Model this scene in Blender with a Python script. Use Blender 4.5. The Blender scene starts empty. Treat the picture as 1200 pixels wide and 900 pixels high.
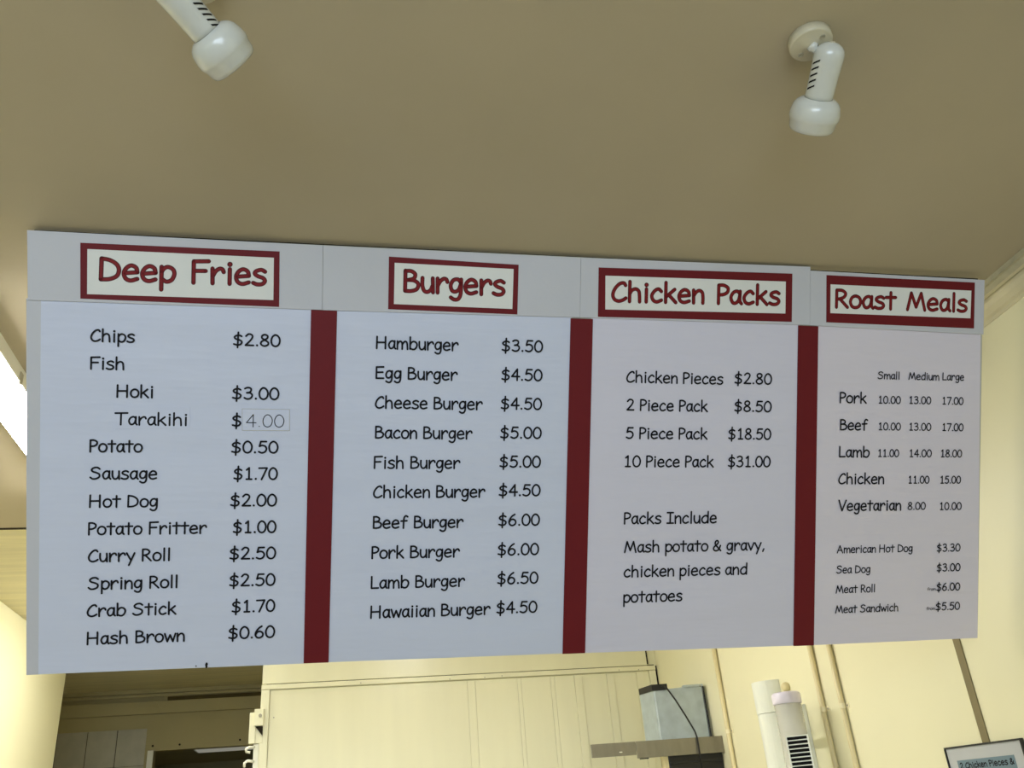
import bpy, math, random
from mathutils import Vector, Matrix
import bmesh

# ------------------------------------------------------------------ camera
EYE = 1.5                                   # eye height above the floor
scene = bpy.context.scene
cam_data = bpy.data.cameras.new('camera')
cam = bpy.data.objects.new('camera', cam_data)
scene.collection.objects.link(cam)
scene.camera = cam
R = Matrix(((0.9790342846628292, -0.01694152037061998, -0.202989788763559),
            (-0.18863684048380458, -0.4514454860974364, -0.872131363668649),
            (-0.07686359259773183, 0.8921378581641861, -0.44517640342137255)))
cam.matrix_world = Matrix.Translation((0, 0, EYE)) @ R.to_4x4()
cam_data.sensor_fit = 'HORIZONTAL'
cam_data.sensor_width = 36.0
cam_data.lens = 1039.38 / 1200 * 36.0
cam_data.clip_start = 0.02
cam_data.clip_end = 100

# ------------------------------------------------------------------ world, daylight, exposure
scene.view_settings.view_transform = 'Standard'
scene.view_settings.look = 'None'
scene.view_settings.exposure = 0.0
scene.view_settings.gamma = 1.0
world = bpy.data.worlds.new('world'); scene.world = world
world.use_nodes = True
bg = world.node_tree.nodes['Background']
bg.inputs['Color'].default_value = (0.62, 0.78, 1.0, 1)
bg.inputs['Strength'].default_value = 0.6

def area_light(name, loc, target, sx, sy, power, color):
    l = bpy.data.lights.new(name, 'AREA'); l.shape = 'RECTANGLE'
    l.size = sx; l.size_y = sy; l.energy = power; l.color = color
    o = bpy.data.objects.new(name, l); scene.collection.objects.link(o)
    o.location = loc
    d = Vector(target) - Vector(loc)
    o.rotation_euler = d.to_track_quat('-Z', 'Y').to_euler()
    return o
# daylight entering through the shop window behind the camera
area_light('window_daylight', (-1.0, -2.9, 1.75), (-0.4, 2.0, 1.65), 3.0, 1.7, 107, (0.73, 0.86, 1.0))

# ------------------------------------------------------------------ helpers
C = scene.collection
def link(o, parent=None):
    C.objects.link(o)
    if parent is not None: o.parent = parent
    return o
def tag(o, label=None, cat=None, group=None, kind=None):
    if label: o['label'] = label
    if cat: o['category'] = cat
    if group: o['group'] = group
    if kind: o['kind'] = kind
    return o
def empty(name, loc=(0, 0, 0), label=None, cat=None, group=None):
    o = bpy.data.objects.new(name, None); o.empty_display_size = .05
    o.location = loc; link(o)
    return tag(o, label, cat, group)
def obj(name, bm, m, parent=None, smooth=False):
    me = bpy.data.meshes.new(name)
    bmesh.ops.recalc_face_normals(bm, faces=bm.faces[:])
    bm.to_mesh(me); bm.free()
    if smooth:
        for p in me.polygons: p.use_smooth = True
    me.materials.append(m)
    return link(bpy.data.objects.new(name, me), parent)
def obj_raw(name, verts, faces, m, parent=None):
    me = bpy.data.meshes.new(name); me.from_pydata(verts, [], faces); me.update()
    me.materials.append(m)
    return link(bpy.data.objects.new(name, me), parent)
def box(bm, x0, x1, y0, y1, z0, z1, bevel=0.0):
    vs = [bm.verts.new((x, y, z)) for x in (x0, x1) for y in (y0, y1) for z in (z0, z1)]
    fs = [bm.faces.new([vs[i] for i in f]) for f in ((0,1,3,2),(4,6,7,5),(0,4,5,1),(2,3,7,6),(0,2,6,4),(1,5,7,3))]
    if bevel:
        es = list({e for f in fs for e in f.edges})
        bmesh.ops.bevel(bm, geom=es, offset=bevel, segments=2, affect='EDGES', profile=.6)
    return bm
def box_obj(name, dims, m, parent=None, bevel=0.0):
    return obj(name, box(bmesh.new(), *dims, bevel=bevel), m, parent)
def prism(bm, pts, axis_map, a, b):
    """extrude the 2D outline pts from a to b; axis_map(p, t) -> 3D"""
    v0 = [bm.verts.new(axis_map(p, a)) for p in pts]; v1 = [bm.verts.new(axis_map(p, b)) for p in pts]
    bm.faces.new(v0); bm.faces.new(v1[::-1])
    for i in range(len(pts)):
        j = (i + 1) % len(pts); bm.faces.new((v0[i], v1[i], v1[j], v0[j]))
    return bm
def frame_of(d):
    d = Vector(d).normalized()
    a = Vector((0, 0, 1)) if abs(d.z) < .9 else Vector((1, 0, 0))
    e1 = d.cross(a).normalized(); e2 = d.cross(e1).normalized()
    return d, e1, e2
def lathe(bm, origin, d, prof, seg=40, caps=True):
    """prof = [(s, r)] along direction d"""
    d, e1, e2 = frame_of(d); o = Vector(origin); rings = []
    for s, r in prof:
        if r < 1e-6: rings.append([bm.verts.new(o + d * s)])
        else: rings.append([bm.verts.new(o + d * s + (e1 * math.cos(t) + e2 * math.sin(t)) * r)
                            for t in (2 * math.pi * k / seg for k in range(seg))])
    for A, B in zip(rings, rings[1:]):
        for k in range(seg):
            j = (k + 1) % seg
            if len(A) == 1 and len(B) == 1: break
            if len(A) == 1: bm.faces.new((A[0], B[k], B[j]))
            elif len(B) == 1: bm.faces.new((A[k], B[0], A[j]))
            else: bm.faces.new((A[k], B[k], B[j], A[j]))
    if caps:
        for r_ in (rings[0], rings[-1]):
            if len(r_) > 1: bm.faces.new(r_)
    return bm
def tube(bm, pts, r, seg=12):
    pts = [Vector(p) for p in pts]; rings = []; e = None
    for i, p in enumerate(pts):
        t = ((pts[min(i+1, len(pts)-1)] - pts[max(i-1, 0)])).normalized()
        if e is None: _, e, _ = frame_of(t)
        e = (e - t * e.dot(t)).normalized(); f = t.cross(e)
        rings.append([bm.verts.new(p + (e * math.cos(a) + f * math.sin(a)) * r) for a in (2*math.pi*k/seg for k in range(seg))])
    for A, B in zip(rings, rings[1:]):
        for k in range(seg): bm.faces.new((A[k], A[(k+1) % seg], B[(k+1) % seg], B[k]))
    bm.faces.new(rings[0]); bm.faces.new(rings[-1][::-1])
    return bm

# ------------------------------------------------------------------ materials (sRGB 0-255 in)
def lin(c):
    return tuple((v/255/12.92 if v/255 <= .04045 else ((v/255+.055)/1.055)**2.4) for v in c) + (1,)
def mat(name, col, rough=.6, spec=.5, metal=0.0, vary=0.0, vscale=3.0, bump=0.0, bscale=60.0, stretch=(1,1,1), emit=None, estr=0, trans=0.0, alpha=1.0, coat=0.0):
    m = bpy.data.materials.new(name); m.use_nodes = True
    nt = m.node_tree; b = nt.nodes['Principled BSDF']
    b.inputs['Base Color'].default_value = lin(col); b.inputs['Roughness'].default_value = rough
    b.inputs['Specular IOR Level'].default_value = spec; b.inputs['Metallic'].default_value = metal
    b.inputs['Coat Weight'].default_value = coat; b.inputs['Coat Roughness'].default_value = .15
    b.inputs['Transmission Weight'].default_value = trans; b.inputs['Alpha'].default_value = alpha
    if emit: b.inputs['Emission Color'].default_value = emit + (1,); b.inputs['Emission Strength'].default_value = estr
    if vary or bump:
        tc = nt.nodes.new('ShaderNodeTexCoord'); mp = nt.nodes.new('ShaderNodeMapping')
        mp.inputs['Scale'].default_value = stretch
        nt.links.new(tc.outputs['Object'], mp.inputs['Vector'])
    if vary:
        n = nt.nodes.new('ShaderNodeTexNoise'); n.inputs['Scale'].default_value = vscale; n.inputs['Detail'].default_value = 5
        r = nt.nodes.new('ShaderNodeMapRange'); r.inputs['From Min'].default_value = .3; r.inputs['From Max'].default_value = .7
        r.inputs['To Min'].default_value = 1 - vary; r.inputs['To Max'].default_value = 1 + vary
        x = nt.nodes.new('ShaderNodeVectorMath'); x.operation = 'SCALE'; x.inputs[0].default_value = lin(col)[:3]
        nt.links.new(mp.outputs['Vector'], n.inputs['Vector']); nt.links.new(n.outputs['Fac'], r.inputs['Value'])
        nt.links.new(r.outputs['Result'], x.inputs['Scale']); nt.links.new(x.outputs['Vector'], b.inputs['Base Color'])
    if bump:
        n2 = nt.nodes.new('ShaderNodeTexNoise'); n2.inputs['Scale'].default_value = bscale; n2.inputs['Detail'].default_value = 3
        bp = nt.nodes.new('ShaderNodeBump'); bp.inputs['Strength'].default_value = bump; bp.inputs['Distance'].default_value = .01
        nt.links.new(mp.outputs['Vector'], n2.inputs['Vector']); nt.links.new(n2.outputs['Fac'], bp.inputs['Height'])
        nt.links.new(bp.outputs['Normal'], b.inputs['Normal'])
    return m
M_CEIL = mat('ceiling_paint', (187, 175, 149), .75, .3, vary=.05, vscale=1.6, bump=.05, bscale=25)
M_PLY = mat('ceiling_ply', (220, 210, 168), .5, .4, vary=.10, vscale=3.0, stretch=(.6, 6, 1))
M_WALL = mat('cream_wall_paint', (238, 232, 196), .42, .4, vary=.03, vscale=1.4, bump=.04, bscale=14)
M_LEFTWALL = mat('yellow_wall_paint', (244, 238, 200), .4, .4, vary=.02, vscale=1.2)
M_CORNICE = mat('cornice_paint', (216, 206, 172), .5, .4, vary=.05, vscale=8)
M_TRIMGREY = mat('cornice_fascia_paint', (186, 178, 148), .55, .4, vary=.08, vscale=30)
M_CREAM = mat('cool_room_steel_paint', (236, 232, 200), .28, .5, vary=.03, vscale=2.0, bump=.03, bscale=5, stretch=(4, 1, .4))
M_DARKGAP = mat('dark_gap', (40, 34, 24), .8, .2)
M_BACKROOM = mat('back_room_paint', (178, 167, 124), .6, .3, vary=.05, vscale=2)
M_TILE = mat('grey_tile', (180, 176, 156), .35, .5, vary=.09, vscale=9)
M_FLOOR = mat('floor_vinyl', (196, 188, 170), .5, .4, vary=.06, vscale=4)
M_FLOORF = mat('customer_floor_vinyl', (150, 142, 126), .5, .4, vary=.06, vscale=4)
M_CONDUIT = mat('painted_conduit', (222, 208, 160), .4, .5)
M_CLIP = mat('conduit_clip', (238, 228, 190), .4, .5)
M_STRIP = mat('taupe_cover_strip', (134, 122, 88), .6, .3, vary=.04, vscale=12)
M_TUBE = mat('fluorescent_tube', (255, 255, 255), .3, .3, emit=(1.0, 1.0, .97), estr=36.0)
M_TUBE2 = mat('fluorescent_tube_bright', (255, 255, 255), .3, .3, emit=(1.0, 1.0, .97), estr=49.0)
M_BATTEN = mat('batten_steel', (238, 236, 220), .4, .5)
M_WHITEMETAL = mat('white_enamel', (210, 211, 204), .25, .6, vary=.04, vscale=25, coat=.4)
M_LAMPBASE = mat('aged_white_enamel', (206, 198, 172), .4, .5, vary=.05, vscale=25)
M_SLOT = mat('black_slot', (12, 11, 10), .7, .2)
M_SCREW = mat('screw_steel', (176, 170, 150), .4, .5, metal=.2)
M_BROWNSLOT = mat('brown_recess', (96, 84, 50), .8, .2)
M_GROUT = mat('dark_grout', (70, 62, 42), .8, .2)
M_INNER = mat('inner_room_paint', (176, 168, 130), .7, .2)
M_CARD = mat('white_header_card', (200, 200, 207), .6, .3, vary=.02, vscale=3, bump=.04, bscale=60)
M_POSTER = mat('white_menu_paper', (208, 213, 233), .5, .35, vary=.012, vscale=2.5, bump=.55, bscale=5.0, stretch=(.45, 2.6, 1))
M_POSTER2 = mat('white_menu_paper_warm_light', (216, 213, 229), .5, .35, vary=.012, vscale=2.5, bump=.55, bscale=5.0, stretch=(.45, 2.6, 1))  # warmer light on the right-hand sheets is painted into the paper tint
M_POSTER3 = mat('white_menu_paper_warmer_light', (222, 215, 227), .5, .35, vary=.012, vscale=2.5, bump=.55, bscale=5.0, stretch=(.45, 2.6, 1))  # last sheet: tint shifted further for the same painted warm light
M_BOARDEDGE = mat('board_core', (188, 186, 176), .7, .3)
M_INK = mat('black_ink', (22, 22, 28), .6, .2)
M_HANDINK = mat('pen_ink', (26, 26, 34), .6, .2)
M_RED = mat('dark_red_card', (106, 19, 27), .6, .25)
M_REDEDGE = mat('dark_red_ink', (84, 12, 20), .6, .25)
M_REDINK = mat('red_ink', (126, 21, 26), .6, .25)
M_PLATE = mat('title_paper', (228, 228, 224), .6, .3)
M_STAINLESS = mat('brushed_stainless', (142, 136, 120), .36, .5, metal=.6, vary=.07, vscale=10, stretch=(4, 1, 1))
M_GALV = mat('galvanised_sheet', (180, 192, 198), .30, .6, metal=.4, vary=.10, vscale=22)
M_BLACKPL = mat('black_plastic', (24, 24, 24), .45, .5)
M_CABLE = mat('black_cable', (14, 14, 16), .5, .4)
M_DARKPANEL = mat('dark_splashback', (26, 25, 24), .35, .5)
M_WHITEPL = mat('white_plastic', (232, 234, 222), .3, .5)
M_LAVENDER = mat('pale_lavender_plastic', (226, 218, 232), .3, .5)
M_CLEAR = mat('cloudy_clear_plastic', (240, 238, 226), .2, .5, alpha=.45)
M_SIGNPAPER = mat('sign_paper', (188, 190, 192), .5, .3, vary=.02, vscale=20)
M_SIGNBLUE = mat('blue_highlight', (112, 134, 146), .5, .3)
M_GLOWPANEL = mat('inner_room_light_diffuser', (210, 210, 190), .5, .3, emit=(1, .98, .85), estr=.2)

# ------------------------------------------------------------------ setting (z of the eye is EYE)
E = EYE
ZC = E + 1.312                               # ceiling height
XW = 1.94                                    # right wall
XL = -1.73                                   # kitchen left wall
def st(o): o['kind'] = 'structure'; return o
st(box_obj('floor', (-3.4, 2.2, -3.2, 1.85, -.1, 0), M_FLOORF))
st(box_obj('floor', (-3.4, 2.2, 1.85, 12.0, -.1, 0), M_FLOOR))
st(box_obj('ceiling', (-3.4, 2.2, -3.2, 4.018, ZC, ZC + .1), M_CEIL))
st(box_obj('ceiling', (-3.4, 2.2, 4.018, 8.8, ZC + .002, ZC + .1), M_PLY))
st(box_obj('trim_3', (XL, XW, 4.012, 4.030, ZC - .003, ZC + .004), M_DARKGAP))
st(box_obj('wall_right', (XW, XW + .12, -3.2, 8.8, 0, ZC), M_WALL))
# kitchen left wall: ends at the far opening; front part returns out to the wider customer area
st(box_obj('wall_left', (XL - .12, XL, 1.9, 6.79, 0, ZC), M_LEFTWALL))
st(box_obj('wall_left', (-3.4, XL - .12, 1.9, 2.02, 0, ZC), M_WALL))
st(box_obj('wall_left', (-3.4, -3.28, -3.2, 1.9, 0, ZC), M_WALL))
bm = bmesh.new()                             # front wall with the shop window opening
box(bm, -3.4, 2.06, -3.2, -3.08, 0, .85); box(bm, -3.4, 2.06, -3.2, -3.08, 2.62, ZC)
box(bm, -3.4, -2.55, -3.2, -3.08, .85, 2.62); box(bm, 1.45, 2.06, -3.2, -3.08, .85, 2.62)
st(obj('wall_front', bm, M_WALL))
bm = bmesh.new()
for x in (-2.55, -.57, 1.41): box(bm, x, x + .04, -3.19, -3.12, .85, 2.62)
box(bm, -2.55, 1.45, -3.19, -3.12, .85, .89); box(bm, -2.55, 1.45, -3.19, -3.12, 2.58, 2.62)
st(obj('window_1', bm, M_BATTEN))

# cornice along the right wall
prof = [(1.866, 1.3122), (1.866, 1.297), (1.874, 1.2965), (1.886, 1.286), (1.898, 1.284), (1.9005, 1.2905), (1.906, 1.290),
        (1.907, 1.2765), (1.914, 1.264), (1.927, 1.251), (1.936, 1.246), (1.9365, 1.236), (1.9402, 1.236), (1.9402, 1.3122)]
bm = bmesh.new(); prism(bm, prof, lambda p, t: (p[0], t, p[1] + E), -3.08, 5.2)
st(obj('trim_1', bm, M_CORNICE))
bm = bmesh.new(); prism(bm, [(1.8655, 1.3121), (1.8655, 1.2966), (1.874, 1.2962), (1.8855, 1.2855), (1.888, 1.2875), (1.876, 1.299), (1.868, 1.3121)],
                        lambda p, t: (p[0], t, p[1] + E), -3.08, 5.2)
st(obj('trim_4', bm, M_TRIMGREY))
# flat taupe strip on the right wall
st(box_obj('trim_2', (XW - .004, XW + .001, 2.504, 2.535, .4, E + 1.236), M_STRIP))

# cool room front (back of the kitchen), painted steel panels
YB = 5.2
wb = st(box_obj('wall_back', (-.318, XW, YB, YB + .1, 0, ZC), M_CREAM))
st(box_obj('wall_back', (-.318, -.26, YB + .1, 8.6, 0, ZC), M_CREAM))
box_obj('dark_joint', (-.30, XW - .015, YB - .003, YB + .002, E + .788, E + .796), M_BROWNSLOT, wb)
box_obj('bulkhead_panel', (-.322, XW - .06, YB - .012, YB + .001, E + .7930, ZC), M_CREAM, wb, .002)
box_obj('top_rail', (-.325, XW - .014, YB - .022, YB + .001, E + .763, E + .7885), M_CREAM, wb, .003)
box_obj('side_stile', (-.325, -.281, YB - .020, YB + .001, .1, E + .762), M_CREAM, wb, .003)
edges = [(-.278, .799), (.845, 1.088), (1.112, 1.283), (1.309, 1.426), (1.474, 1.622), (1.668, 1.806), (1.851, 1.884)]
for a, b in edges:
    box_obj('panel', (a, b, YB - .006, YB + .001, .1, E + .759), M_CREAM, wb, .002)
for (a, b), (c, d), t in zip(edges, edges[1:], (.0075, .0075, .0075, .013, .013, .013)):
    box_obj('cover_strip', (b + .001, c - .001, YB - t, YB + .001, .1, E + .759), M_CREAM, wb, .003)
box_obj('side_stile', (1.887, 1.926, YB - .018, YB + .001, .1, E + .762), M_CREAM, wb, .003)
bm = bmesh.new(); box(bm, 1.9265, XW, YB - .004, YB + .002, .1, E + .789); obj('dark_joint', bm, M_DARKGAP, wb)
bm = bmesh.new(); box(bm, 1.8825, 1.890, YB - .008, YB + .002, E + .80, ZC); obj('dark_joint', bm, M_DARKGAP, wb)
for px, pz in ((.205, .772), (.70, .769), (.90, .769), (-.255, .62), (1.44, .62), (1.82, .768), (1.0, .772), (1.7, .771)):
    bm = bmesh.new(); lathe(bm, (px, YB - .005 if pz < .7 else YB - .021, E + pz), (0, -1, 0), [(0, .0035), (.002, .0035), (.003, .002)], 10)
    obj('screw', bm, M_SCREW, wb)

# hinge bracket on the cool room edge
hb = empty('hinge_bracket', (-.35, YB - .03, E + .57), 'pale green-cream steel hinge bracket at the top left edge of the cream cool room', 'hinge')
def hp(name, dims, m, bev=.002):
    x, y, z = hb.location
    return box_obj(name, (dims[0]-x, dims[1]-x, dims[2]-y, dims[3]-y, dims[4]-z, dims[5]-z), m, hb, bev)
hp('back_plate', (-.378, -.345, YB - .03, YB + .02, E + .494, E + .648), M_CREAM)
hp('knuckle', (-.352, -.306, YB - .055, YB + .02, E + .578, E + .662), M_CREAM)
hp('lower_leaf', (-.345, -.306, YB - .022, YB + .02, E + .494, E + .576), M_CREAM)
hp('door_edge', (-.352, -.318, YB - .012, YB + .02, E - .3, E + .493), M_BATTEN)
bm = bmesh.new(); prism(bm, [(-.346, .576), (-.308, .576), (-.308, .528)], lambda p, t: (p[0] + .35, t, p[1] - .57), -.001, .008)
obj('painted_shadow', bm, M_DARKGAP, hb)  # dark triangle painted in for the shadow below the knuckle
bm = bmesh.new(); lathe(bm, (.028, -.025, .058), (0, -1, 0), [(0, .009), (.003, .009), (.005, .005)], 14); obj('screw', bm, M_SCREW, hb)
lt = empty('latch_hook', (-.365, YB - .03, E + .44), 'small white hook latch below the hinge bracket on the cool room edge', 'latch')
bm = bmesh.new(); tube(bm, [(.02, 0, .035), (-.005, -.01, .036), (-.022, -.012, .028), (-.02, -.012, .014), (0, -.01, .01)], .007, 8)
obj('upper_hook', bm, M_BATTEN, lt, True)
bm = bmesh.new(); tube(bm, [(.02, 0, -.035), (-.01, -.01, -.03), (-.026, -.012, -.04), (-.026, -.012, -.06)], .007, 8); obj('lower_hook', bm, M_BATTEN, lt, True)

# dark room beyond the opening
YF = 8.6
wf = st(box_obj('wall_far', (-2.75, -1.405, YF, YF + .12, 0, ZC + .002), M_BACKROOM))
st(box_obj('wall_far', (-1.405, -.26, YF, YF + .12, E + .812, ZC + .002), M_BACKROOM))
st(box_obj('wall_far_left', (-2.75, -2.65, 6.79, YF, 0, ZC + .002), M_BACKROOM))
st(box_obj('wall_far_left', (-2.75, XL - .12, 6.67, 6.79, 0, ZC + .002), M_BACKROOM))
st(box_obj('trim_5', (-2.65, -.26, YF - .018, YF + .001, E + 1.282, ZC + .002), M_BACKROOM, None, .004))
st(box_obj('trim_6', (-2.65, -.26, YF - .030, YF + .001, E + 1.250, E + 1.275), M_BACKROOM, None, .006))
tb = st(box_obj('trim_7', (-2.65, -.26, YF - .055, YF + .001, E + 1.108, E + 1.210), M_BACKROOM, None, .003))
for x in (-1.405, -.66):
    bm = bmesh.new(); lathe(bm, (x, YF - .054, E + 1.17), (0, -1, 0), [(0, .017), (.004, .017), (.005, .012), (.003, .011), (.004, 0)], 18)
    obj('round_plug', bm, M_BACKROOM, tb)
for x, z in ((-1.417, .852), (-1.198, .85), (-.70, .858)):
    bm = bmesh.new(); lathe(bm, (x, YF, E + z), (0, -1, 0), [(0, .009), (.004, .009), (.005, .004)], 10); obj('screw', bm, M_DARKGAP, tb)
st(box_obj('window_2', (-1.33, -.26, YF - .012, YF + .001, E + 1.213, E + 1.247), M_BROWNSLOT))
st(box_obj('trim_8', (-1.36, -1.33, YF - .022, YF + .001, E + 1.212, E + 1.262), M_BACKROOM, None, .002))
st(box_obj('trim_9', (-1.452, -1.405, YF - .02, YF + .001, .1, E + .815), M_BATTEN, None, .003))
st(box_obj('trim_10', (-2.64, -1.4765, YF - .004, YF + .001, .4, E + .992), M_GROUT))
# grey wall tiles, two rows in view
random.seed(4)
for r in range(2):
    for i in range(5):
        x1 = -1.476 - i * .2375; x0 = x1 - .2315
        if x0 < -2.65: x0 = -2.648
        z1 = E + .994 - r * .295; z0 = z1 - .292
        box_obj('tile', (x0, x1, YF - .011 - random.random() * .002, YF + .001, z0, z1), M_TILE, wf, .0015)
# room behind the far opening
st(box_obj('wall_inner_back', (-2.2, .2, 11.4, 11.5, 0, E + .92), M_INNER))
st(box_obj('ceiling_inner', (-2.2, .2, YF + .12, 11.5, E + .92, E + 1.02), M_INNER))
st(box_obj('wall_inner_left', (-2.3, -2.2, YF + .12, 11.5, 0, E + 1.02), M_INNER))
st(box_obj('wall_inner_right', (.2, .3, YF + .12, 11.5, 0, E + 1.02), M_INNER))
# ------------------------------------------------------------------ rounded hand-lettered stroke font
# unit: 1/100 em. each stroke: ('l' straight | 's' smooth | 'd' dot, points)
G = {
 'A': (73, ('l', (4,1), (33,73), (64,1)), ('l', (14,27), (55,27))),
 'B': (63, ('l', (10,73), (10,2)), ('s', (10,72), (30,72), (44,62), (40,47), (22,41), (12,40)), ('s', (22,41), (42,39), (56,27), (50,9), (30,2), (10,2))),
 'C': (60, ('s', (53,62), (46,71), (30,67), (14,49), (6,26), (12,8), (27,1), (43,5), (55,13))),
 'D': (72, ('l', (11,71), (10,2)), ('s', (11,71), (36,66), (56,53), (63,35), (57,15), (36,4), (10,2))),
 'E': (62, ('l', (10,72), (10,2)), ('l', (10,72), (53,74)), ('l', (10,39), (49,41)), ('l', (10,2), (54,3))),
 'F': (60, ('l', (10,0), (10,72)), ('l', (10,72), (56,74)), ('l', (10,40), (47,41))),
 'H': (77, ('l', (10,74), (9,0)), ('l', (62,74), (62,0)), ('l', (9,38), (62,39))),
 'I': (55, ('l', (8,72), (48,72)), ('l', (28,72), (28,2)), ('l', (7,2), (49,2))),
 'L': (55, ('l', (9,74), (9,2), (50,3))),
 'M': (88, ('l', (5,0), (20,72), (42,12), (63,72), (80,0))),
 'P': (52, ('l', (9,0), (9,72)), ('s', (9,72), (29,72), (45,62), (44,46), (29,36), (10,34))),
 'R': (63, ('l', (10,0), (10,72)), ('s', (10,72), (33,71), (47,59), (41,44), (24,36), (11,34)), ('l', (24,35), (56,1))),
 'S': (69, ('s', (57,63), (44,72), (25,70), (13,59), (19,47), (39,40), (55,30), (54,13), (37,3), (19,2), (6,11))),
 'T': (68, ('l', (3,71), (66,73)), ('l', (33,71), (32,0))),
 'V': (65, ('l', (4,74), (29,0), (60,74))),
 'a': (51, ('s', (41,41), (30,50), (15,44), (6,25), (13,5), (25,3), (36,14), (41,36)), ('s', (42,50), (41,24), (42,9), (48,1))),
 'b': (59, ('l', (9,77), (9,2)), ('s', (9,30), (19,45), (34,50), (49,40), (51,22), (41,4), (25,0), (9,8))),
 'c': (51, ('s', (43,42), (32,51), (18,44), (7,26), (12,8), (26,1), (44,8))),
 'd': (59, ('l', (50,77), (49,1)), ('s', (49,38), (38,50), (22,46), (8,28), (12,8), (26,1), (40,6), (49,20))),
 'e': (55, ('l', (8,25), (46,29)), ('s', (46,29), (42,44), (28,51), (14,43), (6,26), (11,8), (26,1), (46,7))),
 'f': (51, ('s', (47,71), (35,77), (25,66), (22,42), (21,0)), ('l', (6,44), (42,46))),
 'g': (53, ('s', (42,40), (32,50), (16,46), (7,28), (12,10), (24,6), (36,14), (43,34)), ('s', (44,50), (44,20), (42,-6), (34,-20), (20,-22), (8,-15))),
 'h': (58, ('l', (9,77), (9,0)), ('s', (9,30), (18,44), (32,49), (43,41), (46,24), (47,0))),
 'i': (28, ('l', (14,50), (14,0)), ('d', (14,66))),
 'k': (54, ('l', (9,77), (9,0)), ('l', (43,51), (10,21)), ('l', (20,30), (48,0))),
 'l': (27, ('l', (13,77), (13,0))),
 'm': (78, ('l', (8,50), (8,0)), ('s', (8,28), (16,43), (27,49), (36,40), (38,18), (38,0)), ('s', (38,28), (47,43), (58,49), (67,40), (70,18), (71,0))),
 'n': (52, ('l', (7,50), (8,0)), ('s', (8,28), (18,43), (30,49), (41,41), (44,22), (44,0))),
 'o': (53, ('s', (26,50), (11,42), (5,24), (12,6), (26,1), (41,7), (48,26), (42,43), (26,50))),
 'p': (53, ('l', (9,50), (9,-26)), ('s', (9,34), (18,46), (30,50), (44,42), (48,26), (40,7), (24,1), (10,10))),
 'r': (48, ('l', (8,50), (9,0)), ('s', (9,24), (18,41), (30,50), (39,48), (43,39))),
 's': (49, ('s', (42,45), (30,51), (14,46), (10,37), (20,29), (36,23), (42,13), (34,3), (18,1), (5,6))),
 't': (47, ('l', (23,70), (23,0)), ('l', (3,49), (44,50))),
 'u': (52, ('s', (7,50), (7,24), (13,6), (24,1), (36,8), (43,24)), ('l', (43,50), (45,0))),
 'v': (49, ('l', (4,50), (24,1), (45,50))),
 'w': (68, ('l', (4,50), (19,1), (34,42), (50,1), (64,50))),
 'y': (52, ('l', (4,50), (26,8)), ('l', (47,50), (17,-25))),
 '.': (25, ('d', (12,4))),
 ',': (28, ('l', (16,7), (9,-10))),
 '&': (65, ('s', (57,1), (32,27), (17,50), (22,66), (33,69), (39,58), (28,42), (11,27), (6,13), (15,2), (31,1), (46,14), (54,36))),
 '$': (69, ('s', (55,58), (42,64), (24,61), (15,51), (22,41), (42,35), (56,24), (51,9), (34,3), (12,8)), ('l', (36,82), (33,-13))),
 '0': (61, ('s', (30,73), (14,62), (6,38), (12,11), (30,1), (48,11), (55,38), (47,62), (30,73))),
 '1': (61, ('l', (17,60), (32,73), (32,2)), ('l', (16,2), (48,2))),
 '2': (61, ('s', (10,60), (24,73), (41,70), (47,57), (38,37), (21,17), (8,3)), ('l', (8,3), (53,3))),
 '3': (61, ('s', (10,66), (26,73), (43,68), (45,54), (36,43), (21,40)), ('s', (21,40), (41,39), (52,25), (44,7), (25,1), (8,8))),
 '4': (61, ('l', (41,73), (6,25), (56,25)), ('l', (41,73), (41,0))),
 '5': (61, ('l', (51,72), (19,72), (12,42)), ('s', (12,42), (28,48), (45,42), (52,26), (44,8), (26,1), (8,8))),
 '6': (61, ('s', (43,73), (24,59), (9,34), (9,14), (20,2), (36,2), (49,14), (48,31), (34,41), (18,37), (9,22))),
 '7': (61, ('l', (6,71), (54,72), (22,0))),
 '8': (61, ('s', (30,40), (15,50), (15,65), (30,73), (45,66), (45,52), (30,40), (12,28), (9,12), (27,1), (48,9), (49,25), (30,40))),
 ' ': (30,),
}
def smooth(pts, n=5):
    closed = pts[0] == pts[-1] and len(pts) > 3
    P = [Vector((a, b)) for a, b in pts]; out = []
    N = len(P)
    for i in range(N - 1):
        p0 = P[i-1] if i > 0 else (P[N-2] if closed else P[0] * 2 - P[1])
        p1, p2 = P[i], P[i+1]
        p3 = P[i+2] if i + 2 < N else (P[1] if closed else P[-1] * 2 - P[-2])
        for k in range(n):
            t = k / n
            out.append(.5 * ((2*p1) + (p2-p0)*t + (2*p0-5*p1+4*p2-p3)*t*t + (3*p1-p0-3*p2+p3)*t**3))
    out.append(P[-1]); return out
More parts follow.
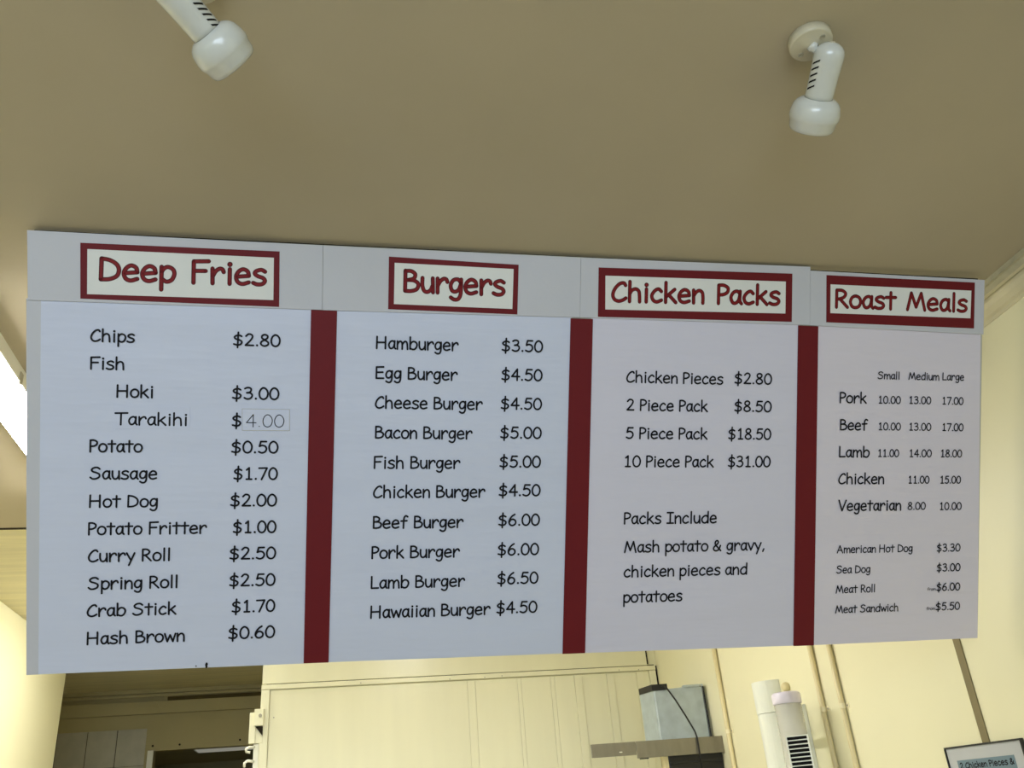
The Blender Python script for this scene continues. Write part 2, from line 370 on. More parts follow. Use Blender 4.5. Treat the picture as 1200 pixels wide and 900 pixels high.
def stroke_shape(pts, hw, V, F, sx, sy, ox, oy, w):
    """round-capped ribbon; hw is the half width in metres"""
    P = [Vector((ox + p.x * sx, oy + p.y * sy)) for p in pts]
    def disc(c, r, n=10):
        b = len(V); V.extend((c.x + r*math.cos(2*math.pi*k/n), c.y + r*math.sin(2*math.pi*k/n), w) for k in range(n))
        F.append(tuple(range(b, b + n)))
    if len(P) == 1: disc(P[0], hw * 1.25, 12); return
    # split at sharp corners so that every run keeps its full width
    runs = [[P[0]]]
    for i in range(1, len(P)):
        runs[-1].append(P[i])
        if i + 1 < len(P) and (P[i] - P[i-1]).normalized().dot((P[i+1] - P[i]).normalized()) < .8:
            disc(P[i], hw); runs.append([P[i]])
    for Q in runs:
        L = []; Rr = []
        for i, p in enumerate(Q):
            a = (p - Q[i-1]).normalized() if i else (Q[1] - Q[0]).normalized()
            b = (Q[i+1] - p).normalized() if i + 1 < len(Q) else a
            t = (a + b).normalized(); nrm = Vector((-t.y, t.x)) * hw / max(.8, t.dot(b))
            L.append(p + nrm); Rr.append(p - nrm)
        b0 = len(V); V.extend((q.x, q.y, w) for q in L); V.extend((q.x, q.y, w) for q in Rr); n = len(Q)
        for i in range(n - 1): F.append((b0 + i, b0 + n + i, b0 + n + i + 1, b0 + i + 1))
    disc(P[0], hw); disc(P[-1], hw)
def text_mesh(s, u0, u1, v0, cap, w, weight, V=None, F=None, v1=None, word=None, gap=30):
    """lettering from ink edge u0 to ink edge u1, baseline v0 (to v1), capital height cap"""
    V = [] if V is None else V; F = [] if F is None else F
    q = cap / 78.0; hw = weight * q / 2
    x = 0; lo = 1e9; hi = -1e9; items = []
    wi = 0
    for ch in s:
        g = G[ch]
        if ch == ' ': wi += 1
        for stq in g[1:]:
            pts = [Vector(p) for p in stq[1:]]
            if stq[0] == 's': pts = smooth(stq[1:], 6 if cap > .04 else 4)
            for p in pts: lo = min(lo, x + p.x); hi = max(hi, x + p.x)
            items.append((x, pts, wi))
        x += gap if ch == ' ' else g[0]
    sx = ((u1 - u0) - 2 * hw) / max(1e-6, hi - lo)
    b = len(V)
    for gx, pts, wi in items:
        if word is not None and wi != word: continue
        stroke_shape(pts, hw, V, F, sx, q, u0 + hw + (gx - lo) * sx, v0 + hw * .3, w)
    if v1 is not None:
        k = (v1 - v0) / (u1 - u0)
        for i in range(b, len(V)): V[i] = (V[i][0], V[i][1] + (V[i][0] - u0) * k, V[i][2])
    return V, F
MENU_1 = [
    ('Chips', 0.1378, 0.2353, -0.2499, 0.0293), ('Fish', 0.139, 0.2135, -0.3142, 0.0293), ('Hoki', 0.1971, 0.2774, -0.3784, 0.0295),
    ('Tarakihi', 0.1938, 0.3544, -0.4428, 0.0295), ('$2.80', 0.4553, 0.566, -0.2498, 0.0298), ('$3.00', 0.4555, 0.5657, -0.378, 0.0298),
    ('$', 0.4563, 0.4784, -0.4436, 0.0298), ('Potato', 0.141, 0.258, -0.5065, 0.0294), ('$0.50', 0.4562, 0.5663, -0.5072, 0.0299),
    ('Sausage', 0.1422, 0.291, -0.57, 0.0294), ('$1.70', 0.4626, 0.5662, -0.571, 0.0299), ('Hot Dog', 0.1427, 0.2937, -0.6353, 0.0294),
    ('$2.00', 0.4566, 0.5656, -0.6351, 0.0299), ('Potato Fritter', 0.1417, 0.4056, -0.6992, 0.0294), ('$1.00', 0.4638, 0.5655, -0.6993, 0.0299),
    ('Curry Roll', 0.1425, 0.3229, -0.7622, 0.0294), ('$2.50', 0.4573, 0.566, -0.7627, 0.0299), ('Spring Roll', 0.1432, 0.341, -0.8266, 0.0294),
    ('$2.50', 0.4582, 0.566, -0.8272, 0.0299), ('Crab Stick', 0.1424, 0.3406, -0.8897, 0.0294), ('$1.70', 0.465, 0.5667, -0.8902, 0.03),
    ('Hash Brown', 0.1436, 0.3603, -0.9546, 0.0294), ('$0.60', 0.4584, 0.5677, -0.9535, 0.03),
]
MENU_2 = [
    ('Hamburger', 0.7936, 1.0002, -0.2472, 0.0308), ('$3.50', 1.1098, 1.2186, -0.2444, 0.0304), ('Egg Burger', 0.7942, 0.9995, -0.3217, 0.0308),
    ('$4.50', 1.1107, 1.219, -0.3183, 0.0304), ('Cheese Burger', 0.7941, 1.0651, -0.3947, 0.0308), ('$4.50', 1.1108, 1.2194, -0.3921, 0.0304),
    ('Bacon Burger', 0.7961, 1.0406, -0.469, 0.0308), ('$5.00', 1.1112, 1.2203, -0.4663, 0.0304), ('Fish Burger', 0.7946, 1.0112, -0.5436, 0.0308),
    ('$5.00', 1.1111, 1.22, -0.5402, 0.0304), ('Chicken Burger', 0.7943, 1.0769, -0.6163, 0.0309), ('$4.50', 1.1108, 1.2209, -0.6135, 0.0305),
    ('Beef Burger', 0.7956, 1.0227, -0.6924, 0.0309), ('$6.00', 1.1113, 1.2209, -0.6892, 0.0305), ('Pork Burger', 0.7938, 1.0152, -0.7668, 0.0309),
    ('$6.00', 1.1112, 1.2204, -0.7646, 0.0305), ('Lamb Burger', 0.7938, 1.0301, -0.8413, 0.0309), ('$6.50', 1.1121, 1.2204, -0.8382, 0.0305),
    ('Hawaiian Burger', 0.7941, 1.0972, -0.9145, 0.0309), ('$4.50', 1.1116, 1.2194, -0.9131, 0.0305),
]
MENU_3 = [
    ('Chicken Pieces', 1.4443, 1.718, -0.3164, 0.0304), ('$2.80', 1.75, 1.8605, -0.3135, 0.0303), ('2 Piece Pack', 1.4466, 1.676, -0.3901, 0.0304),
    ('$8.50', 1.7514, 1.8615, -0.3884, 0.0303), ('5 Piece Pack', 1.4465, 1.677, -0.464, 0.0305), ('$18.50', 1.7356, 1.862, -0.4633, 0.0303),
    ('10 Piece Pack', 1.4458, 1.6968, -0.5384, 0.0305), ('$31.00', 1.7367, 1.8622, -0.5378, 0.0303), ('Packs Include', 1.4469, 1.7086, -0.6884, 0.031),
    ('Mash potato & gravy,', 1.4492, 1.8499, -0.7633, 0.0305), ('chicken pieces and', 1.4496, 1.8009, -0.8282, 0.0305), ('potatoes', 1.4503, 1.6158, -0.8949, 0.0306),
]
MENU_4 = [
    ('Small', 2.18, 2.2488, -0.2909, 0.021), ('Medium', 2.277, 2.3759, -0.2907, 0.0211), ('Large', 2.3859, 2.456, -0.2897, 0.0213),
    ('Pork', 2.0647, 2.1487, -0.3596, 0.0302), ('10.00', 2.1856, 2.2553, -0.3593, 0.0215), ('13.00', 2.2821, 2.3518, -0.3586, 0.0216),
    ('17.00', 2.3879, 2.4563, -0.3588, 0.0218), ('Beef', 2.0678, 2.1547, -0.4349, 0.0302), ('10.00', 2.1877, 2.2574, -0.4337, 0.0215),
    ('13.00', 2.2842, 2.354, -0.4336, 0.0216), ('17.00', 2.39, 2.4585, -0.4337, 0.0218), ('Lamb', 2.0667, 2.1619, -0.5099, 0.0302),
    ('11.00', 2.1882, 2.2539, -0.5084, 0.0215), ('14.00', 2.2869, 2.3578, -0.5084, 0.0217), ('18.00', 2.3875, 2.4559, -0.5084, 0.0218),
    ('Chicken', 2.0664, 2.209, -0.5841, 0.0303), ('11.00', 2.2857, 2.3525, -0.583, 0.0217), ('15.00', 2.3877, 2.4544, -0.5832, 0.0218),
    ('Vegetarian', 2.0684, 2.2649, -0.6586, 0.0303), ('8.00', 2.2848, 2.3428, -0.6571, 0.0217), ('10.00', 2.3882, 2.4588, -0.6584, 0.0219),
    ('American Hot Dog', 2.0672, 2.304, -0.7758, 0.0218), ('$3.30', 2.3811, 2.4584, -0.777, 0.0223), ('Sea Dog', 2.0671, 2.1724, -0.8319, 0.0218),
    ('$3.00', 2.3827, 2.46, -0.8332, 0.0224), ('Meat Roll', 2.067, 2.1883, -0.8866, 0.0218), ('from', 2.3537, 2.3815, -0.887, 0.0087),
    ('$6.00', 2.3834, 2.4608, -0.8885, 0.0224), ('Meat Sandwich', 2.067, 2.2632, -0.942, 0.0218), ('from', 2.3528, 2.3814, -0.9423, 0.0087),
    ('$5.50', 2.3825, 2.4616, -0.9439, 0.0224),
]
PRICE_PATCH_TEXT = ('4.00', 0.4893, 0.5784, -0.4444, 0.032)
TITLES = [
    ('Deep Fries', 0.1539, 0.5312, -0.1082, -0.1035, 0.0549,
     [(0.1132, -0.0228), (0.5589, -0.0198), (0.5605, -0.1534), (0.1157, -0.1516)],
     [(0.1284, -0.0364), (0.5459, -0.0355), (0.5468, -0.1376), (0.1298, -0.1407)],
     [(0.0, 0.0), (0.6604, 0.0), (0.6621, -0.1567), (0.0042, -0.1593)]),
    ('Burgers', 0.8571, 1.1168, -0.1047, -0.1038, 0.0551,
     [(0.8206, -0.0189), (1.1489, -0.0232), (1.1485, -0.1496), (0.8216, -0.1489)],
     [(0.835, -0.0334), (1.1362, -0.0345), (1.1353, -0.1364), (0.8354, -0.1357)],
     [(0.6614, -0.0004), (1.3128, 0.0027), (1.3142, -0.1511), (0.6631, -0.1571)]),
    ('Chicken Packs', 1.3968, 1.8784, -0.1073, -0.0977, 0.0529,
     [(1.3615, -0.0197), (1.9116, -0.01), (1.9133, -0.1413), (1.3627, -0.1478)],
     [(1.3803, -0.04), (1.8929, -0.0323), (1.8939, -0.1194), (1.382, -0.128)],
     [(1.3137, 0.0027), (1.9651, 0.0114), (1.9678, -0.148), (1.3148, -0.1511)]),
    ('Roast Meals', 2.0420, 2.4604, -0.0976, -0.0943, 0.0510,
     [(2.0144, -0.0092), (2.4817, -0.0088), (2.4827, -0.1398), (2.0171, -0.1388)],
     [(2.027, -0.034), (2.4714, -0.0324), (2.4704, -0.1114), (2.0284, -0.1132)],
     [(1.9658, 0.0009), (2.5137, -0.0), (2.5146, -0.1561), (1.9683, -0.1487)]),
]
STRIPS = [
    [(0.6357, -0.1575), (0.6979, -0.1578), (0.6958, -1.0193), (0.6362, -1.019)] ,
    [(1.2902, -0.154), (1.3499, -0.154), (1.3497, -1.023), (1.2892, -1.0228)] ,
    [(1.9345, -0.1503), (1.9944, -0.1506), (2.0046, -1.0285), (1.9436, -1.0278)] ,
]
POSTERS = [
    [(0.0307, -0.1549), (0.6386, -0.1507), (0.6387, -1.0201), (0.0414, -1.0195)] ,
    [(0.6937, -0.1528), (1.2935, -0.1495), (1.2915, -1.022), (0.6927, -1.0195)] ,
    [(1.3463, -0.1475), (1.9382, -0.1444), (1.9476, -1.0275), (1.3467, -1.0234)] ,
    [(1.9909, -0.1449), (2.5082, -0.1487), (2.5233, -1.0279), (2.0017, -1.0284)] ,
]
BOARD = [(0.0004, -0.0019), (1.9651, 0.0086), (1.9659, -0.0007), (2.5135, -0.0017), (2.5139, -0.1534), (2.5239, -1.0279), (2.0043, -1.0285), (1.9438, -1.0273), (1.349, -1.0237), (1.2892, -1.0224), (0.6958, -1.0195), (0.6362, -1.019), (0.0162, -1.0197)]
PATCHES = [[(0.4799, -0.4007), (0.5899, -0.4006), (0.591, -0.452), (0.481, -0.4525)], [(0.1947, -0.4002), (0.3606, -0.3985), (0.3616, -0.4495), (0.1957, -0.4524)]]
# ------------------------------------------------------------------ menu board
BO = Vector((-0.6787, 1.82, 1.302 + E))
U = Vector((0.99999, 0.00349, -0.00314)); Vv = Vector((0.00439, -0.45982, 0.888)); Nn = Vector((0.00165, -0.888, -0.45983))
board = empty('menu_board', (0, 0, 0), 'long white fast food menu board of four columns leaning out under the ceiling', 'menu board')
board.matrix_world = Matrix(((U.x, Vv.x, Nn.x, BO.x), (U.y, Vv.y, Nn.y, BO.y), (U.z, Vv.z, Nn.z, BO.z), (0, 0, 0, 1)))
def slab(name, pts, w0, w1, m, parent, bevel=0):
    bm = bmesh.new(); prism(bm, pts, lambda p, t: (p[0], p[1], t), w0, w1)
    return obj(name, bm, m, parent)
slab('backing_board', BOARD, -.006, 0, M_BOARDEDGE, board)
# dark timber rail that carries the board under the ceiling
bm = bmesh.new()
prism(bm, [(.012, -.05), (.012, .0030), (1.962, .0100), (1.967, .0045), (2.50, .0045), (2.50, -.05)], lambda p, t: (p[0], p[1], t), -.0135, -.0062)
obj('hanging_rail', bm, M_DARKGAP, board)
slab('edge_tape', [(.0, -.155), (.033, -.155), (.043, -1.0197), (.0162, -1.0197)], 0, .0006, M_CARD, board)
POSTER_LABEL = ['paper sheet listing deep fried items with prices', 'paper sheet listing ten burgers with prices',
                'paper sheet listing chicken packs with prices', 'paper sheet listing roast meals in three sizes']
def grid_sheet(name, q, w0, m, parent, nx=26, ny=60, amp=.0013, seed=0):
    """slightly wavy sheet of paper bounded by the four corners q (TL, TR, BR, BL)"""
    rnd = random.Random(seed); ph = [rnd.random() * 6 for _ in range(6)]
    V = []; F = []
    for j in range(ny + 1):
        for i in range(nx + 1):
            a = i / nx; b = j / ny
            x = (q[0][0]*(1-a) + q[1][0]*a)*(1-b) + (q[3][0]*(1-a) + q[2][0]*a)*b
            y = (q[0][1]*(1-a) + q[1][1]*a)*(1-b) + (q[3][1]*(1-a) + q[2][1]*a)*b
            edge = min(1, 6 * min(a, 1-a, b, 1-b))
            z = w0 + amp * edge * .5 * (1 + math.sin(16*b + 3.4*a*a + ph[0]) * .6 * (.3 + b) * 1.2 + math.sin(5*a + 3*b + ph[1]) * .4)
            V.append((x, y, z))
    for j in range(ny):
        for i in range(nx):
            k = j * (nx + 1) + i; F.append((k, k + nx + 1, k + nx + 2, k + 1))
    # rim down to the board
    rim = [i for i in range(nx + 1)] + [j*(nx+1)+nx for j in range(1, ny+1)] + [ny*(nx+1)+i for i in range(nx-1, -1, -1)] + [j*(nx+1) for j in range(ny-1, 0, -1)]
    b0 = len(V); nr = len(rim); V += [(V[i][0], V[i][1], 0.0) for i in rim] + [V[i] for i in rim]
    for t in range(len(rim)):
        s = (t + 1) % len(rim); F.append((b0 + nr + t, b0 + nr + s, b0 + s, b0 + t))
    o = obj_raw(name, V, F, m, parent)
    o.data.polygons.foreach_set('use_smooth', [i < nx * ny for i in range(len(o.data.polygons))])
    return o
TW = .0030                                   # lettering sits just above the paper
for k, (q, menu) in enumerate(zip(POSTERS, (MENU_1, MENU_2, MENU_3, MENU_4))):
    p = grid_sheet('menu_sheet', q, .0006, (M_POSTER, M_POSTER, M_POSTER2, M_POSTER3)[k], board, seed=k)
    p['label'] = POSTER_LABEL[k]
    for s, u0, u1, v0, cap in menu:
        V, F = text_mesh(s, u0, u1, v0, cap, TW, 11.3)
        obj_raw('lettering', V, F, M_INK, p)
    if k == 0:
        for j, pq in enumerate(PATCHES):
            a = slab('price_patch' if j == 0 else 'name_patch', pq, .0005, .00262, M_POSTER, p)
            a['label'] = 'small pasted paper patch'
        # pencilled outline round the changed price and its thinner handwritten figures
        c = PATCHES[0]; V = []; F = []
        for a_, b_ in zip(c, c[1:] + c[:1]): stroke_shape([Vector(a_), Vector(b_)], .0005, V, F, 1, 1, 0, 0, TW)
        obj_raw('patch_outline', V, F, M_BOARDEDGE, p)
        s, u0, u1, v0, cap = PRICE_PATCH_TEXT
        V, F = text_mesh(s, u0, u1, v0, cap, TW + .0001, 5.0)
        o = obj_raw('lettering', V, F, M_HANDINK, p); o['label'] = 'thin handwritten price figures'
for s in STRIPS: slab('red_strip', s, 0, .0032, M_RED, board)
for k, (s, u0, u1, v0, v1, cap, outer, inner, card) in enumerate(TITLES):
    c = slab('header_card', card, 0, .0042, M_CARD, board)
    V = [(x, y, .0042) for x, y in outer] + [(x, y, .0042) for x, y in inner] + [(x, y, .0050) for x, y in outer] + [(x, y, .0050) for x, y in inner]
    F = []
    for i in range(4):
        j = (i + 1) % 4
        F += [(8+i, 8+j, 12+j, 12+i), (i, j, 8+j, 8+i), (4+j, 4+i, 12+i, 12+j)]
    obj_raw('red_frame', V, F, M_RED, c)
    slab('title_plate', inner, .0042, .0046, M_PLATE, c)
    hw = 14.5 * cap / 78 / 2; d = hw * .42
    for wd_ in range(len(s.split())):
        V, F = text_mesh(s, u0, u1, v0, cap, .0049, 14.5, v1=v1, word=wd_, gap=44); obj_raw('title_outline', V, F, M_REDEDGE, c)
        V, F = text_mesh(s, u0 + d, u1 - d, v0 + d * .2, cap, .0051, 8.5, v1=v1 + d * .2, word=wd_, gap=44); obj_raw('title_lettering', V, F, M_REDINK, c)
# torn nail hole at the bottom edge under the first sheet
V = []; F = []
stroke_shape([Vector((.4104, -1.0188)), Vector((.4106, -1.009)), ], .0022, V, F, 1, 1, 0, 0, .0030)
stroke_shape([Vector((.4080, -1.0125)), Vector((.4125, -1.011)), ], .0014, V, F, 1, 1, 0, 0, .0030)
stroke_shape([Vector((.387, -1.0145))], .0013, V, F, 1, 1, 0, 0, .0030)
obj_raw('nail_hole', V, F, M_SLOT, board)
# ------------------------------------------------------------------ fluorescent battens on the kitchen ceiling
def batten(cx, y0, y1, label, tube_mat):
    t = empty('fluorescent_batten', (cx, (y0 + y1) / 2, ZC), label, 'ceiling light', 'fluorescent battens on the kitchen ceiling')
    L = (y1 - y0) / 2
    bm = bmesh.new(); prism(bm, [(-.066, 0), (-.066, -.046), (-.062, -.046), (-.061, -.030), (.061, -.030), (.062, -.046), (.066, -.046), (.066, 0)], lambda p, q: (p[0], q, p[1]), -L, L)
    obj('housing', bm, M_BATTEN, t)
    bm = bmesh.new(); prism(bm, [(-.060, -.032), (-.058, -.055), (-.035, -.070), (.035, -.070), (.058, -.055), (.060, -.032)], lambda p, q: (p[0], q, p[1]), -L + .02, L - .02)
    obj('diffuser', bm, tube_mat, t)
    for s in (-1, 1): box_obj('end_cap', (-.066, .066, min(s*(L-.02), s*L), max(s*(L-.02), s*L), -.074, -.03), M_BATTEN, t, .003)
    for y in (-.29, .28):
        box_obj('clip', (.060, .070, y - .012, y + .012, -.052, -.018), M_SCREW, t, .002)
    return t
batten(-.945, 2.02, 3.60, 'glaring white fluorescent batten on the ceiling left of the menu board', M_TUBE)
batten(.60, 3.05, 4.25, 'fluorescent batten in the middle of the kitchen ceiling behind the menu board', M_TUBE2)
batten(-.945, 4.75, 5.95, 'unseen rear fluorescent batten added to brighten the yellow kitchen wall', M_TUBE2)  # extra lamp added out of sight behind the board to light the left wall
# dim fixture in the innermost room
t = empty('ceiling_light', (-.75, 9.70, E + .92), 'dim rectangular ceiling light seen through the far dark opening', 'ceiling light')
box_obj('light_frame', (-.47, .47, -.28, .28, -.022, 0), M_BATTEN, t, .004)
box_obj('light_panel', (-.45, .45, -.26, .26, -.026, -.020), M_GLOWPANEL, t)

# ------------------------------------------------------------------ ceiling spotlights
def spotlight(rose, tip, mouth, attach_s, side, label, slot_s0, slot_ds, r=.0285):
    rose = Vector((rose[0], rose[1], ZC)); tip = Vector(tip) + Vector((0, 0, E)); mouth = Vector(mouth) + Vector((0, 0, E))
    t = empty('ceiling_spotlight', rose, label, 'spotlight')
    a = tip - rose; d = (mouth - tip).normalized(); L = (mouth - tip).length
    k = r / .0285
    bm = bmesh.new(); lathe(bm, (0, 0, 0), (0, 0, -1), [(0, .041), (.0145, .041), (.018, .040), (.0195, .037), (.0190, .012), (.020, .011), (.020, 0)], 48)
    obj('ceiling_rose', bm, M_LAMPBASE, t, True)
    for an in (-1.15, -1.15 + math.pi):
        bm = bmesh.new(); lathe(bm, (.026*math.cos(an), .026*math.sin(an), -.0190), (0, 0, -1), [(0, .0055), (.0015, .0055), (.0022, .004), (.001, .0035), (.001, 0)], 14)
        obj('screw', bm, M_SCREW, t)
    J = a + d * attach_s
    j = (Vector((0, 0, -.018)) - J); j.normalize()
    bm = bmesh.new(); q = J + j * (r * .8); top = Vector((0, 0, -.017)); ax = (q - top); n = ax.length
    lathe(bm, top, ax, [(0, .0105), (n*.3, .0105), (n*.42, .0075), (n*.75, .006), (n, .0065)], 20); obj('swivel_stem', bm, M_WHITEMETAL, t, True)
    # body: domed tube, shade: bell
    Lb = L * .62
    prof = [(0, 0), (.0006, .006), (.003, .0135), (.0075, .0205), (.0135, .0255), (.021, .028), (.03, .0285), (Lb*.6, .0272), (Lb*.92, .0268), (Lb + .004, .0268)]
    bm = bmesh.new(); lathe(bm, a, d, [(s if i < 7 else s, q_*k) for i, (s, q_) in enumerate(prof)], 44); obj('body', bm, M_WHITEMETAL, t, True)
    bm = bmesh.new(); lathe(bm, a - d * .0008, d, [(0, .0052), (.0016, .0052), (.0016, 0)], 20)
    cs = obj('cap_screw', bm, M_LAMPBASE, t)
    Ls = L - Lb
    sp = [(0, .0272), (.002, .033), (.007, .0400), (.014, .0450), (Ls*.42, .0482), (Ls*.56, .0488), (Ls*.64, .0474), (Ls*.70, .0455), (Ls*.88, .0440), (Ls*.97, .0415), (Ls, .0385), (Ls*.98, .037), (Ls*.6, .0445), (.014, .0420), (.006, .034), (.004, .020), (.004, 0)]
    bm = bmesh.new(); lathe(bm, a + d * Lb, d, [(s, q_*k) for s, q_ in sp], 52, caps=False); obj('shade', bm, M_WHITEMETAL, t, True)
    bm = bmesh.new(); lathe(bm, a + d * (Lb + .006), d, [(0, .012), (.01, .014), (.02, .024), (Ls - .016, .033), (Ls - .010, .030), (Ls - .008, 0)], 28)
    obj('bulb', bm, M_LAMPBASE, t, True)
    # cooling slots along the side
    sd = Vector(side); sd = (sd - d * sd.dot(d)).normalized(); e = d.cross(sd)
    for i in range(5):
        s0 = slot_s0 + i * slot_ds; V = []; F = []; n = 6
        for m_ in range(n + 1):
            f = m_ / n; ang = (f - .5) * .62; s = s0 + (f - .5) * SLOT_TILT * .010
            rr = (.0285 - .0017 * min(1, (s - .02) / max(.001, Lb - .02))) * k + .0006
            dirv = sd * math.cos(ang) + e * math.sin(ang)
            for h in (-.0016, .0016):
                for ro in (rr, rr - .003): V.append(a + d * (s + h) + dirv * ro)
        for m_ in range(n):
            b = m_ * 4; c = b + 4
            F += [(b, c, c+2, b+2), (b, b+1, c+1, c), (b+2, c+2, c+3, b+3)]
        obj_raw('vent_slot', V, F, M_SLOT, t)
    return t
SLOT_TILT = 1.0
spotlight((.897, 1.083), (.9257, 1.0597, 1.2815), (.9356, 1.2047, 1.1951), .040, (-1, -.35, -.1),
          'white ceiling spotlight with its round base showing, above the chicken packs heading', .036, .0118)
SLOT_TILT = -1.0
spotlight((-.229, 1.090), (-.2754, 1.0350, 1.2433), (-.1623, 1.1524, 1.1829), .042, (.75, -.85, -.15),
          'white ceiling spotlight cut off by the top edge of the photo, leaning right', .066, .0100)

# ------------------------------------------------------------------ right wall: conduits
def conduit(y, r, zc, label):
    x = XW - r - .002
    t = empty('conduit_pipe', (x, y, .4), label, 'pipe', None)
    bm = bmesh.new(); lathe(bm, (0, 0, 0), (0, 0, 1), [(0, r), (E + 1.236 - .4, r)], 20); obj('pipe', bm, M_CONDUIT, t, True)
    z = E + zc - .4
    bm = bmesh.new(); lathe(bm, (0, 0, z - .009), (0, 0, 1), [(0, r*1.02), (0, r*1.22), (.018, r*1.22), (.018, r*1.02)], 20); c = obj('clip', bm, M_CLIP, t)
    bm = bmesh.new(); box(bm, r - .001, r + .003, -r - .020, -r*.2, z - .009, z + .009, .001); c2 = obj('clip_tab', bm, M_CLIP, t)
    bm = bmesh.new(); lathe(bm, (r - .001, -r - .011, z), (-1, 0, 0), [(0, .004), (.002, .004), (.003, .001)], 10); s = obj('screw', bm, M_SCREW, c2)
    return t
conduit(4.312, .0115, .331, 'cream painted conduit pipe on the wall just right of the metal box')
conduit(3.388, .0105, .317, 'cream painted conduit pipe right of the white dispensers, left one of the close pair')
conduit(3.244, .0100, .312, 'cream painted conduit pipe on the wall, right one of the close pair')

# ------------------------------------------------------------------ stainless shelf, metal box, cable
sh = empty('stainless_shelf', (1.6, 4.65, E + .322), 'brushed stainless steel shelf front below the metal box by the wall', 'shelf')
def shp(name, dims, m, bev=.002, par=None):
    return box_obj(name, (dims[0]-1.6, dims[1]-1.6, dims[2]-4.65, dims[3]-4.65, dims[4]-E-.322, dims[5]-E-.322), m, par or sh, bev)
shp('front_panel', (1.488, XW - .002, 4.417, 4.425, E + .246, E + .322), M_STAINLESS)
shp('side_panel', (1.262, 1.4865, 4.4195, 4.4275, E + .262, E + .322), M_STAINLESS)
shp('shelf_top', (1.489, XW - .002, 4.4255, 4.90, E + .308, E + .316), M_STAINLESS)
shp('catch', (1.400, 1.414, 4.413, 4.420, E + .276, E + .281), M_BATTEN, .001)
shp('rivet_strip', (1.500, 1.545, 4.419, 4.426, E + .241, E + .2455), M_BLACKPL, .0005)
fl = empty('dark_extractor_box', (1.78, 4.55, E + .15), 'black extractor box under the right end of the stainless shelf', 'extractor')
box_obj('casing', (-.125, .157, -.10, -.02, -.5, .142), M_DARKPANEL, fl, .004)
box_obj('side_post', (-.150, -.128, -.105, -.06, -.5, .145), M_CONDUIT, fl, .002)
box_obj('filter_lip', (-.12, .15, -.112, -.10, .060, .070), M_BLACKPL, fl, .001)

mb = empty('metal_box', (1.76, 4.65, E + .3165), 'grey galvanised metal box standing on the stainless shelf', 'metal box')
foot = [(1.665, 4.55), (1.921, 4.52), (1.925, 4.84), (1.72, 4.86), (1.634, 4.69)]
foot = [(x - 1.76, y - 4.65) for x, y in foot]
bm = bmesh.new(); v0 = [bm.verts.new((x, y, 0)) for x, y in foot]; hts = (.2515, .2615, .2615, .2515, .2495)
v1 = [bm.verts.new((x, y, h)) for (x, y), h in zip(foot, hts)]
bm.faces.new(v0); bm.faces.new(v1)
for i in range(5): j = (i + 1) % 5; bm.faces.new((v0[i], v0[j], v1[j], v1[i]))
es = [e for e in bm.edges if abs(e.verts[0].co.z - e.verts[1].co.z) > .1]
bmesh.ops.bevel(bm, geom=es, offset=.006, segments=3, affect='EDGES')
obj('casing', bm, M_GALV, mb)
bm = bmesh.new(); prism(bm, [(1.655-1.76, 4.545-4.65), (1.737-1.76, 4.538-4.65), (1.74-1.76, 4.80-4.65), (1.70-1.76, 4.82-4.65), (1.632-1.76, 4.685-4.65)], lambda p, q: (p[0], p[1], q), .250, .280)
obj('black_cap', bm, M_BLACKPL, mb)
bm = bmesh.new(); prism(bm, [(.10-.04, -.128), (.163, -.134), (.163, -.10), (.06, -.10)], lambda p, q: (p[0], p[1], q), .255, .266)
obj('folded_flange', bm, M_GALV, mb)
bm = bmesh.new(); lathe(bm, (.148, -.134, .258), (0, -1, 0), [(0, .005), (.003, .004)], 10); obj('screw', bm, M_SCREW, mb)
bm = bmesh.new(); tube(bm, [(.162, -.133, .255), (.163, -.133, .10), (.164, -.133, .0)], .004, 8); obj('edge_seal', bm, M_BLACKPL, mb)
pts = [(1.698, 4.535, .590), (1.712, 4.524, .582), (1.724, 4.510, .568), (1.748, 4.48, .508), (1.777, 4.45, .428), (1.801, 4.421, .350), (1.802, 4.408, .322), (1.802, 4.405, .25), (1.803, 4.405, .05)]
bm = bmesh.new(); tube(bm, [Vector((x, y, z + E)) - Vector((1.8, 4.405, E)) for x, y, z in pts], .0042, 10)
cb = obj('power_cable', bm, M_CABLE, None, True); cb.location = (1.8, 4.405, E)
tag(cb, 'thin black cable running down over the metal box and shelf', 'cable')

# ------------------------------------------------------------------ wall dispensers
wd = empty('towel_dispenser', (XW, 3.80, E + .1), 'tall white rounded wall dispenser behind the clear cup dispenser', 'dispenser')
def dcol(a, b, n=18): return [(-a * math.sin(math.pi * k / n), -b * math.cos(math.pi * k / n)) for k in range(n + 1)]
bm = bmesh.new(); prism(bm, dcol(.087, .075), lambda p, q: (p[0] - .001, p[1], q), .252, .383); obj('cover', bm, M_WHITEPL, wd)
bm = bmesh.new(); prism(bm, dcol(.085, .073), lambda p, q: (p[0] - .001, p[1], q), -.45, .2505); obj('body', bm, M_WHITEPL, wd)
kn = empty('wall_plug', (XW, 3.655, E + .441), 'small round cream knob on the wall above the clear cup dispenser', 'knob')
bm = bmesh.new(); lathe(bm, (0, 0, 0), (-1, 0, 0), [(0, .016), (.010, .020), (.020, .018), (.027, .011), (.029, 0)], 24); obj('knob', bm, M_CONDUIT, kn, True)
cd = empty('cup_dispenser', (1.787, 3.40, E + .072), 'clear tube cup dispenser with lavender cap and slotted white front', 'dispenser')
K = 3.40 / 3.535
bm = bmesh.new(); lathe(bm, (0, 0, .273), (0, 0, 1), [(0, .0540), (.003, .0560), (.034, .0560), (.041, .053), (.044, .047), (.044, 0)], 40); obj('cap', bm, M_LAVENDER, cd, True)
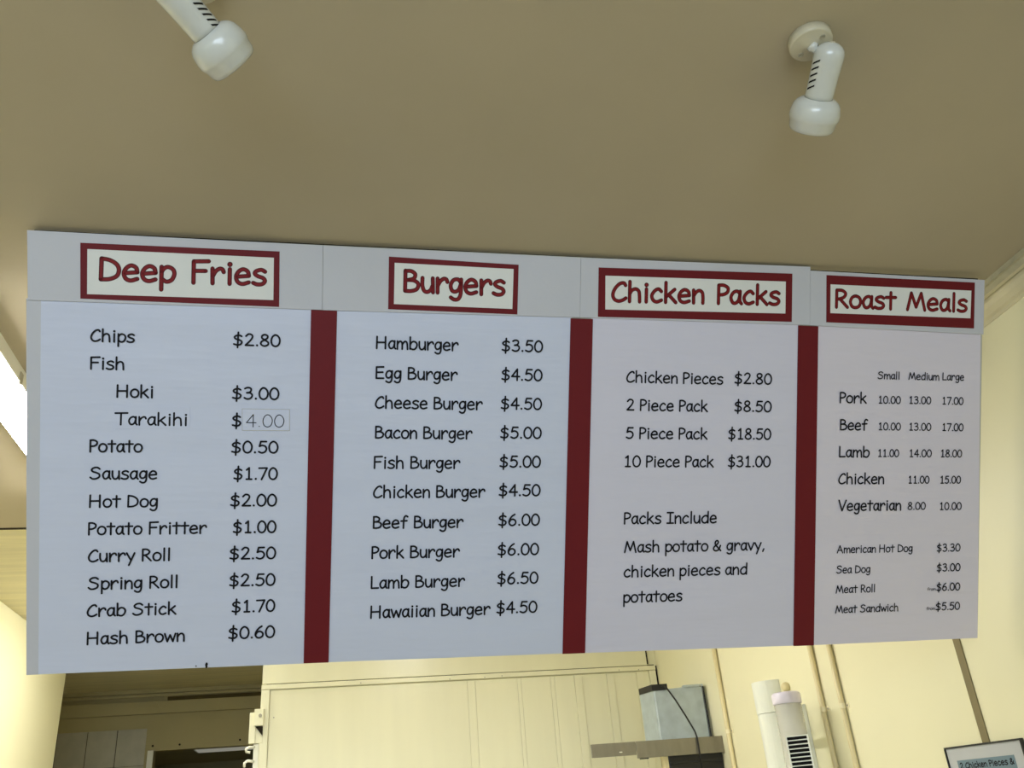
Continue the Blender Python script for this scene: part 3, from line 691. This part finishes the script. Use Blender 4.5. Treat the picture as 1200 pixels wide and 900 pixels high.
bm = bmesh.new(); lathe(bm, (0, 0, -.50), (0, 0, 1), [(0, .052), (.776, .052), (.776, .049), (0, .049)], 40, caps=False); obj('tube', bm, M_CLEAR, cd, True)
bm = bmesh.new(); box(bm, .048, XW - 1.787 - .001, .140, .158, -.50, .285, .002); box(bm, .040, .060, .030, .141, .20, .22); box(bm, .040, .060, .030, .141, -.30, -.28)
obj('wall_bracket', bm, M_WHITEPL, cd)
# slotted holder in front of the tube, turned slightly towards the kitchen
P0 = Vector((1.725 - 1.787, 3.352 - 3.40, 0)); P1 = Vector((1.777 - 1.787, 3.318 - 3.40, 0)); P1 = P0 + (P1 - P0).normalized() * .084
ex = (P1 - P0).normalized(); ey = Vector((-ex.y, ex.x, 0)); zt = .1535
def hbox(bm, a0, a1, b0, b1, z0, z1):
    vs = [bm.verts.new(P0 + ex * a + ey * b + Vector((0, 0, z))) for a in (a0, a1) for b in (b0, b1) for z in (z0, z1)]
    for f in ((0,1,3,2),(4,6,7,5),(0,4,5,1),(2,3,7,6),(0,2,6,4),(1,5,7,3)): bm.faces.new([vs[i] for i in f])
W_ = .084
bm = bmesh.new(); hbox(bm, 0, .004, 0, .018, -.5, zt); hbox(bm, W_ - .006, W_, 0, .018, -.5, zt); hbox(bm, .004, W_ - .006, .015, .018, -.5, zt)
hold = obj('slotted_holder', bm, M_WHITEPL, cd)
for i in range(26):
    z = zt - .0030 - i * .0148
    bm = bmesh.new(); hbox(bm, .004, W_ - .006, -.001, .004, z, z + .0032); obj('rung', bm, M_WHITEPL, hold)
    bm = bmesh.new(); hbox(bm, .005, W_ - .007, .005, .014, z - .0110, z - .0008); obj('black_lid', bm, M_SLOT, hold)

# ------------------------------------------------------------------ small framed sign on the right wall
sg = empty('wall_sign', (XW, 2.541, E - .06), 'white wall sign in a thin black frame at the bottom right corner', 'sign')
sg.rotation_euler.x = .012
hw_, zt, zb = .170, .170, -.10
bm = bmesh.new(); box(bm, -.008, -.001, -hw_, hw_, zb, zt); obj('sign_card', bm, M_SIGNPAPER, sg)
bm = bmesh.new()
box(bm, -.012, -.001, -hw_ - .004, hw_ + .004, zt, zt + .005); box(bm, -.012, -.001, -hw_ - .004, hw_ + .004, zb - .005, zb)
box(bm, -.012, -.001, hw_, hw_ + .005, zb, zt); box(bm, -.012, -.001, -hw_ - .005, -hw_, zb, zt)
obj('black_frame', bm, M_BLACKPL, sg)
bm = bmesh.new(); box(bm, -.0088, -.0079, -.127, .130, -.03, .1345); bl = obj('blue_label', bm, M_SIGNBLUE, sg)
V, F = text_mesh('2 Chicken Pieces &', -.121, .121, .1105, .0165, .0, 16)
V = [(-.0092, -x, y) for x, y, z in V]
obj_raw('lettering', V, F, M_INK, bl)
